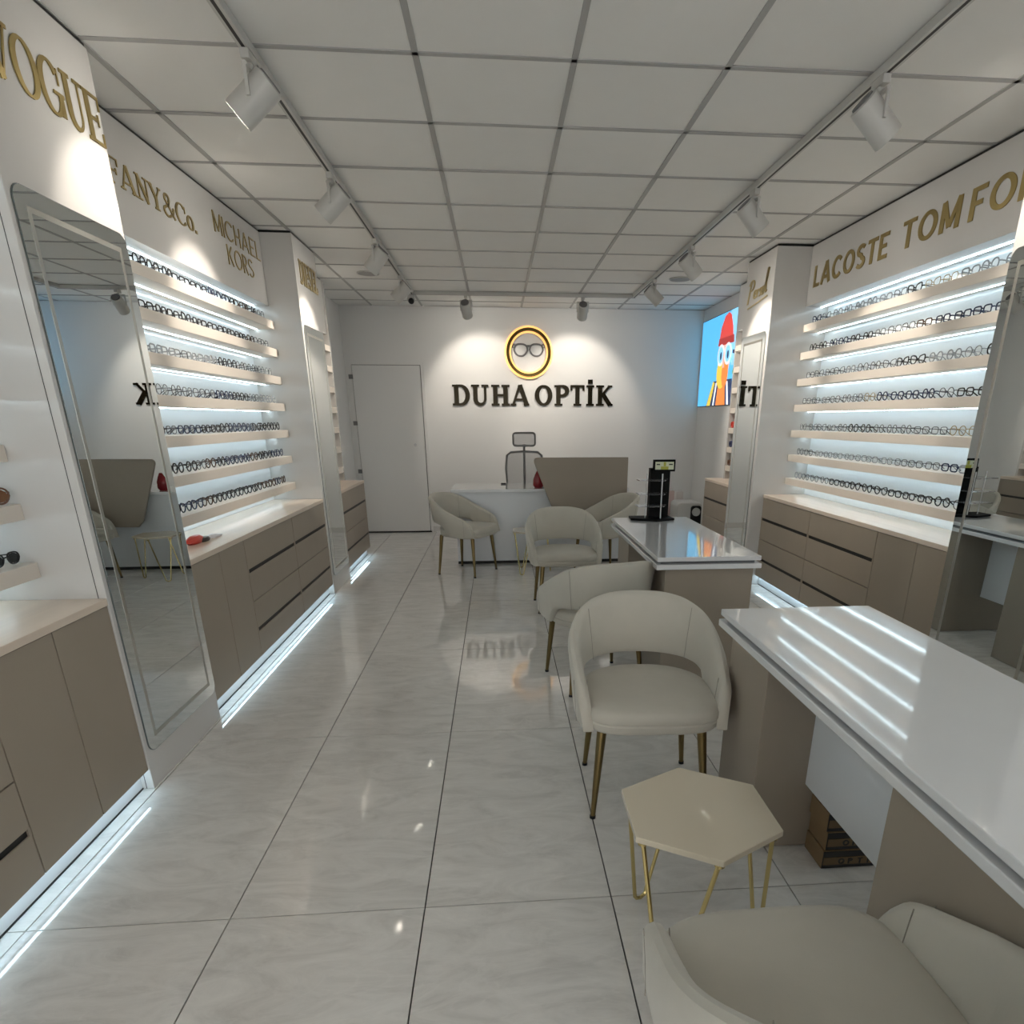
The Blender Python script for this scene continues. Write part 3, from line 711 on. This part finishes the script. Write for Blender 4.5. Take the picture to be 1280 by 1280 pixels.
# ---------------------------------------------------------------- things on and by the desks
# display stand
t = thing('display_stand', 'black counter display stand with clear shelves and a yellow header', 'display stand', (1.02, 4.37, .780))
bk_m = mat('matt black board', (.004, .004, .004), .6, spec=.15)
obj('base', MB().prism([(.895, 4.38), (1.06, 4.30), (1.195, 4.36), (1.185, 4.51), (.905, 4.51)], 'z', .781, .795), bk_m, t, bevel=.002)
obj('column', B(1.03, 1.165, 4.43, 4.50, .795, 1.120), bk_m, t, bevel=.002)
obj('header', B(1.045, 1.195, 4.425, 4.45, 1.100, 1.177), bk_m, t)
hd = mat('header card', (.62, .66, .48), .5); hy = mat('header yellow', (.42, .42, .06), .5); hn = mat('header dark print', (.05, .06, .04), .5)
obj('header_card', B(1.057, 1.184, 4.422, 4.425, 1.113, 1.163), hd, t)
hp_ = MB().box(1.095, 1.147, 4.4205, 4.422, 1.113, 1.133).box(1.113, 1.129, 4.4205, 4.422, 1.135, 1.161); obj('header_print', hp_, hy, t)
obj('header_print', MB().box(1.065, 1.088, 4.4208, 4.422, 1.142, 1.150).box(1.150, 1.176, 4.4208, 4.422, 1.142, 1.150), hn, t)
for z in (.875, .955, 1.045):
    obj('shelf', MB().prism([(.935, 4.34), (1.10, 4.31), (1.15, 4.43), (.935, 4.45)], 'z', z, z + .006), acrylic, t)
rods = MB()
for x, y in ((.995, 4.39), (1.095, 4.36)): obj('rod', MB().cyl((x, y, .795), (x, y, 1.09), .0045, n=10), steel, t, smooth=True)
# cartons under the near desk
for k in range(4):
    z = .002 + k * .074; dx = (.0, .004, -.003, .005)[k]
    t = thing('carton', ['flat printed carton at the bottom of the pile under the near desk', 'second printed carton from the floor under the near desk', 'third printed carton from the floor under the near desk', 'topmost printed carton under the near desk, half hidden by the white panel'][k], 'box', (1.2, 1.60, z), group='cartons piled under the near desk')
    x0, x1, y0, y1 = 1.05 + dx, 1.315 + dx, 1.50, 1.80
    obj('box_body', B(x0, x1, y0 + .20 - .0, y1, z, z + .071) if 0 else B(x0, x1, 1.70, 1.822, z, z + .071), cardboard, t, bevel=.0015)
    obj('printed_band', B(x0 + .001, x1, 1.6975, 1.70, z + .003, z + .068), black_pl, t)
    obj('label_strip', B(x0 + .004, x1 - .01, 1.6962, 1.6975, z + .016, z + .046), label_tan, t)
    for q, ch in enumerate('OPTIC'):
        S, adv = glyph(ch, .22, .2, False); mb = MB()
        for p, ws, cl in S: ribbon(mb, p, ws, cl, lambda a, b, d, q=q: Vector((x0 + .055 + q * .034 + a * .027, 1.6960 - d, z + .019 + b * .022)), .001)
        obj('letter', mb, black_pl, t)
# office chair behind reception desk
t = thing('office_chair', 'grey mesh office chair with a headrest behind the reception desk', 'chair', (.30, 7.75, 0))
fr = mat('grey chair frame', (.20, .20, .20), .45)
mesh_m = mat('grey chair mesh', (.36, .36, .37), .7, alpha=.28)
oy = 7.72
pb = [(.105, .60), (.085, .90), (.10, 1.04), (.145, 1.075), (.30, 1.085), (.455, 1.075), (.50, 1.04), (.515, .90), (.495, .60)]
obj('back_frame', MB().tube([(x, oy, z) for x, z in pb], .013, 8, close=True), fr, t, smooth=True)
obj('back_mesh', MB().prism([(x, z) for x, z in pb], 'y', oy - .002, oy + .002), mesh_m, t)
obj('spine', MB().tube([(.30, oy + .03, .50), (.30, oy + .03, 1.10), (.30, oy + .02, 1.16)], .014, 8), fr, t, smooth=True)
ph = rrect(.175, .425, 1.145, 1.285, .03, 4)
obj('headrest', MB().tube([(x, oy - .01, z) for x, z in ph], .011, 8, close=True), fr, t, smooth=True)
obj('headrest_mesh', MB().prism(ph, 'y', oy - .012, oy - .008), mesh_m, t)
obj('seat', MB().prism(rrect(.06, .54, 7.48, 7.95, .08, 5), 'z', .46, .53) if 0 else MB().prism(rrect(.06, .54, 7.42, 7.70, .08, 5), 'z', .46, .53), grey_pl, t, bevel=.01)
obj('gas_post', MB().cyl((.3, 7.58, .10), (.3, 7.58, .46), .025), steel, t, smooth=True)
for s in (-1, 1):
    obj('armrest', MB().tube([(.30 + s * .24, 7.6, .50), (.30 + s * .27, 7.6, .70)], .012, 8).box(.30 + s * .27 - .03, .30 + s * .27 + .03, 7.48, 7.70, .70, .722), fr, t)
for k in range(5):
    a = R(90 + 72 * k); e = Vector((.3 + .28 * math.cos(a), 7.58 + .28 * math.sin(a), .07)); l = obj('base_leg', MB().tube([(.3, 7.58, .11), e], [.022, .014], 8), fr, t, smooth=True)
    obj('caster', MB().cyl((e.x - .012, e.y, .028), (e.x + .012, e.y, .028), .028, n=14), black_pl, l, smooth=True)
# dark red pouch on the reception desk
rp = MB().rings([[(.405 + .055 * s * math.cos(2 * math.pi * i / 14), 6.80 + .03 * s * math.sin(2 * math.pi * i / 14), z) for i in range(14)] for z, s in ((.769, .7), (.79, 1.0), (.85, .95), (.90, .6), (.935, .25))])
tag(obj('pouch', rp, red_m, smooth=True), 'dark red pouch standing on the reception desk behind the taupe panel', 'pouch')
tag(obj('stapler', B(.02, .075, 7.18, 7.205, .769, .782), black_pl, bevel=.004), 'small black item at the back edge of the reception desk', 'stapler')
# appliance and bags behind the second desk
t = thing('side_cabinet', 'low white cabinet in the back right corner carrying an appliance', 'cabinet', (2.2, 7.85, 0))
obj('body', B(1.90, 2.55, 7.50, 8.10, .01, .22), white_metal, t, bevel=.003); obj('door', B(1.905, 2.22, 7.485, 7.50, .02, .21), white_metal, t); obj('door', B(2.225, 2.545, 7.485, 7.50, .02, .21), white_metal, t)
t = thing('coffee_machine', 'white rounded appliance with a black front and round white dial', 'appliance', (2.27, 7.7, .221))
bodyp = rrect(2.10, 2.40, .222, .505, .05, 6)
obj('housing', MB().prism(bodyp, 'y', 7.56, 7.90), white_metal, t, bevel=.012)
obj('front_panel', MB().prism(rrect(2.26, 2.385, .235, .47, .03, 5), 'y', 7.545, 7.56), black_pl, t)
obj('dial', MB().cyl((2.322, 7.545, .40), (2.322, 7.530, .40), .048, n=28), white_metal, t, smooth=True)
bagm = [mat('pale pink paper', (.60, .47, .45), .6), mat('pale blue paper', (.30, .42, .50), .6), mat('white paper bag', (.62, .58, .56), .6)]
for k, (x, y, h_, m_, lab) in enumerate(((2.02, 7.95, .62, 1, 'pale blue paper bag in the back right corner'), (2.12, 7.99, .60, 0, 'pale pink paper bag behind the white appliance'), (2.24, 8.02, .585, 2, 'white paper bag behind the white appliance'))):
    t = thing('paper_bag', lab, 'bag', (x, y, .221), group='paper bags in the back right corner')
    w_ = .045; b0 = .222
    mb = MB(); mb.rings([[(x - w_, y - .03, b0), (x + w_, y - .03, b0), (x + w_, y + .03, b0), (x - w_, y + .03, b0)], [(x - w_ * .95, y - .022, h_), (x + w_ * .95, y - .022, h_), (x + w_ * .95, y + .022, h_), (x - w_ * .95, y + .022, h_)]])
    obj('bag_body', mb, bagm[m_], t); obj('handle', MB().tube([(x - .02, y - .024, h_ - .01), (x - .015, y - .024, h_ + .03), (x + .015, y - .024, h_ + .03), (x + .02, y - .024, h_ - .01)], .002, 5), bagm[m_], t)
# screen on the right wall, near the back corner
def emis(name, c, s): return mat(name, tuple(min(.8, x) for x in c), .3, emis=c, es=s)
t = thing('wall_screen', 'bright wall screen showing a figure in a red knitted hat and glasses', 'screen', (2.63, 8.05, 1.58))
x1 = 2.618
obj('housing', B(x1, 2.629, 7.30, 8.79, 1.583, 2.572), black_pl, t)
def sc_prism(pts_, k, m_, nm='picture_shape'):
    obj(nm, MB().prism(pts_, 'x', x1 - .0010 * (k + 1), x1 - .0010 * k), m_, t)
sky = emis('screen sky blue', (.10, .50, .86), .95); sky2 = emis('screen light sky', (.28, .66, .92), .95); redh = emis('screen red', (.80, .06, .04), .85); redd = emis('screen dark red', (.45, .03, .02), .8)
org = emis('screen orange', (.90, .26, .04), .9); yel = emis('screen yellow', (.90, .62, .06), .9); wht = emis('screen white', (.9, .93, 1), .9); drk = emis('screen dark', (.02, .04, .12), .7); skin = emis('screen pink', (.85, .45, .38), .85); grn = emis('screen green', (.10, .38, .10), .8)
sc_prism([(7.30, 1.59), (8.785, 1.59), (8.785, 2.566), (7.30, 2.566)], 0, sky, 'picture')
def el(cy_, cz_, ry, rz_, a0=0, a1=360, n_=22): return [(cy_ + ry * math.cos(R(a0 + (a1 - a0) * i / n_)), cz_ + rz_ * math.sin(R(a0 + (a1 - a0) * i / n_))) for i in range(n_)]
sc_prism([(7.30, 2.0), (7.62, 2.0), (7.75, 2.566), (7.30, 2.566)], 1, sky2)
sc_prism([(8.42, 1.59), (7.42, 1.59), (7.55, 1.86), (8.20, 1.86)], 1.5, drk); sc_prism([(8.40, 1.59), (8.27, 1.59), (8.14, 1.84), (8.2, 1.86)], 2.5, yel)
sc_prism([(8.05, 1.59), (7.72, 1.59), (7.78, 1.85), (8.0, 1.85)], 2.6, org)
sc_prism([(8.17, 1.59), (8.12, 1.59), (8.05, 1.84), (8.1, 1.84)], 3.2, wht); sc_prism([(7.66, 1.59), (7.60, 1.59), (7.68, 1.84), (7.73, 1.84)], 3.2, wht)
sc_prism(el(7.86, 2.08, .20, .20), 3.6, skin); sc_prism(el(7.92, 1.94, .17, .17), 4.4, yel); sc_prism(el(7.80, 1.93, .11, .15), 5.2, org)
sc_prism([(8.08, 2.26), (7.60, 2.26), (7.64, 2.40), (7.72, 2.52), (7.80, 2.555), (7.92, 2.53), (8.03, 2.42)], 5.6, redh)
sc_prism([(8.10, 2.23), (7.56, 2.23), (7.58, 2.31), (8.08, 2.31)], 6.4, redd)
for cy_ in (7.98, 7.74):
    sc_prism(el(cy_, 2.13, .115, .115), 7.0, wht); sc_prism(el(cy_, 2.13, .088, .088), 8.0, sky2); sc_prism(el(cy_ - .01, 2.12, .03, .045), 9.0, drk)
sc_prism([(7.88, 2.16), (7.84, 2.16), (7.83, 1.99), (7.90, 1.99)], 9.6, skin); sc_prism(el(7.50, 1.93, .05, .04), 3, grn); sc_prism([(7.60, 2.12), (7.42, 2.10), (7.42, 2.14), (7.60, 2.16)], 3, drk)

# ---------------------------------------------------------------- eyeglasses
def specs(shape, tube_r, w=.058, h=.042):
    """a pair of spectacles standing on z = 0, lenses in the y-z plane facing +x, temples going back to -x"""
    mb = MB(); n_ = 18
    for s in (-1, 1):
        cy_ = s * (w / 2 + .010); loop = []
        for i in range(n_):
            a = 2 * math.pi * i / n_; c_, q = math.cos(a), math.sin(a)
            e = {'round': 1., 'square': .55, 'cat': .8, 'wayfarer': .7}[shape]
            yy = w / 2 * (1 if c_ > 0 else -1) * abs(c_) ** e; zz = h / 2 * (1 if q > 0 else -1) * abs(q) ** e
            if shape in ('wayfarer', 'cat') and zz < 0: yy *= 1 + .45 * zz / (h / 2) * .6
            if shape == 'cat' and zz > 0 and yy * s > 0: zz += .008 * yy * s / (w / 2)
            if shape == 'square': zz *= .85
            loop.append((0, cy_ + yy, h / 2 + .004 + zz))
        mb.tube(loop, tube_r, 5, close=True)
        mb.tube([(0, s * (w + .010), h * .75), (-.012, s * (w + .013), h * .78), (-.085, s * (w + .008), h * .66), (-.118, s * (w + .002), .006)], [tube_r, tube_r * .9, tube_r * .8, tube_r], 5)
    mb.tube([(0, -.011, h * .68), (.003, 0, h * .76), (0, .011, h * .68)], tube_r, 5)
    mb.k = 1
    for s in (-1, 1):
        cy_ = s * (w / 2 + .010); b = len(mb.v)
        for i in range(12):
            a = 2 * math.pi * i / 12; mb.v.append((-.0005, cy_ + w * .46 * math.cos(a), h / 2 + .004 + h * .44 * math.sin(a)))
        mb.face(range(b, b + 12))
    return mb
frames = [('black', (.012, .012, .014), .25, 0), ('dark blue', (.02, .03, .07), .25, 0), ('tortoiseshell', (.07, .035, .018), .25, 0), ('thin grey metal', (.20, .21, .22), .3, 1), ('thin dark metal', (.05, .05, .055), .3, 1), ('gold metal', (.35, .26, .12), .3, 1), ('clear grey', (.30, .32, .34), .2, 0)]
lensm = mat('demo lens', (.85, .9, .95), .02, alpha=.16)
FM = {}
for nm, c_, ro, me_ in frames:
    fm = mat('frame ' + nm, c_, ro, metal=float(me_) * .8)
    for shp in ('round', 'square', 'wayfarer', 'cat'):
        r_ = .0021 if me_ else .0036
        FM[nm, shp] = specs(shp, r_, .056 if shp != 'round' else .050, .044 if shp == 'round' else .040).mesh('eyeglasses', [fm, lensm], smooth=True)
ordn = ['first', 'second', 'third', 'fourth', 'fifth', 'sixth', 'seventh', 'eighth', 'ninth', 'tenth', 'eleventh', 'twelfth', 'thirteenth', 'fourteenth', 'fifteenth', 'sixteenth', 'seventeenth']
shn = ['top', 'second', 'third', 'fourth', 'fifth', 'sixth', 'lowest']
heavy = [('black', 4), ('tortoiseshell', 2), ('dark blue', 2), ('thin dark metal', 1)]
light_ = [('thin grey metal', 3), ('thin dark metal', 4), ('gold metal', 1), ('clear grey', 2), ('black', 2), ('dark blue', 1)]
def pick(tb):
    l = [a for a, k in tb for _ in range(k)]; return random.choice(l)
def fill(side, y0, y1, zs, per):
    for r_, z in enumerate(zs):
        tb = heavy if (side == 'L' and r_ in (0, 1, 4, 5, 6)) or (side == 'R' and r_ in (1,)) else light_
        run = pick(tb); shp = random.choice(['round', 'square', 'wayfarer', 'cat'])
        for k in range(per):
            if random.random() < .45: run = pick(tb)
            if random.random() < .35: shp = random.choice(['round', 'square', 'wayfarer', 'cat'])
            y = y0 + .10 + (y1 - y0 - .2) * k / (per - 1) + random.uniform(-.006, .006)
            if side == 'L': x = XLs - .052 + random.uniform(-.006, .004); a = random.uniform(-.09, .09)
            else: x = XRs + .052 + random.uniform(-.004, .006); a = math.pi + random.uniform(-.09, .09)
            o = link('eyeglasses', FM[run, shp], None, Vector((x, y, z + .0005))); o.rotation_euler = (0, 0, a); o.scale = (.98, .97, 1.14)
            wl = 'left' if side == 'L' else 'right'
            tag(o, '%s %s eyeglasses, %s from the near end, %s shelf of the %s wall' % (run, {'cat': 'cat-eye', 'round': 'round', 'square': 'square', 'wayfarer': 'soft-square'}[shp], ordn[k], shn[r_], wl), 'eyeglasses', 'eyeglasses on the %s shelf of the %s wall' % (shn[r_], wl))
ZL = [2.122, 1.930, 1.737, 1.545, 1.350, 1.155, .950]; ZR = [2.150, 1.945, 1.745, 1.548, 1.345, 1.148, .955]
fill('L', 3.20, 5.54, ZL, 16)
fill('R', 2.99, 5.58, ZR, 16)
# coloured pairs at the end of the last right display
for z, m_, lab in ((1.345, red_o, 'red eyeglasses at the end of a shelf past the farther right mirror'), (1.148, navy_m, 'navy eyeglasses at the end of a shelf past the farther right mirror'), (.955, brown_m, 'reddish brown eyeglasses at the end of a shelf past the farther right mirror')):
    o = link('eyeglasses', specs('square', .010).mesh('eyeglasses', [m_, m_], smooth=True), None, Vector((2.525, 7.085, z + .002))); o.rotation_euler = (0, 0, math.pi); o.scale = (1, 1.1, 1.25)
    tag(o, lab, 'eyeglasses', 'coloured eyeglasses past the farther right mirror')
# sunglasses of the near left display
dark_lens = mat('dark lens', (.012, .016, .018), .12); br_lens = mat('gradient brown lens', (.16, .075, .035), .12)
for x, y, z, sc_, a, m_, lab in ((-1.715, 2.325, 1.157, 1.05, -.75, (brown_m, br_lens), 'large brown sunglasses on the sixth shelf before the nearer left mirror'),
        (-1.71, 2.345, .952, .8, -.1, (black_pl, dark_lens), 'black sunglasses turned sideways at the end of the lowest near shelf'),
        (-1.715, 2.17, .952, .95, -.6, (black_pl, br_lens), 'black sunglasses with brown lenses on the lowest near shelf'),
        (-1.69, 1.9, 1.155, 1.1, 0, (black_pl, dark_lens), 'black sunglasses further left on the sixth near shelf'),
        (-1.69, 1.9, 1.350, 1.1, 0, (brown_m, dark_lens), 'brown sunglasses on the fifth near shelf')):
    o = link('sunglasses', specs('wayfarer', .0035, .062, .050).mesh('sunglasses', list(m_), smooth=True), None, Vector((x, y, z))); o.rotation_euler = (0, 0, a); o.scale = (sc_, sc_, sc_)
    tag(o, lab, 'sunglasses', 'sunglasses in the near left display')
# red case on the left worktop
t = thing('glasses_case', 'small red and black case with a white cloth on the left worktop', 'case', (-1.62, 3.55, .812))
obj('case_body', MB().rings([[(-1.62 + .03 * s * math.cos(2 * math.pi * i / 14), 3.55 + .085 * s * math.sin(2 * math.pi * i / 14), z) for i in range(14)] for z, s in ((.812, .8), (.822, 1.), (.838, .95), (.850, .6))]), red_o, t, smooth=True)
obj('case_lid', MB().rings([[(-1.605 + .028 * s * math.cos(2 * math.pi * i / 14), 3.62 + .06 * s * math.sin(2 * math.pi * i / 14), z) for i in range(14)] for z, s in ((.812, .8), (.822, 1.), (.832, .7))]), black_pl, t, smooth=True)
obj('cloth', B(-1.64, -1.58, 3.70, 3.80, .812, .820), mat('white cloth', (.75, .75, .78), .8), t)
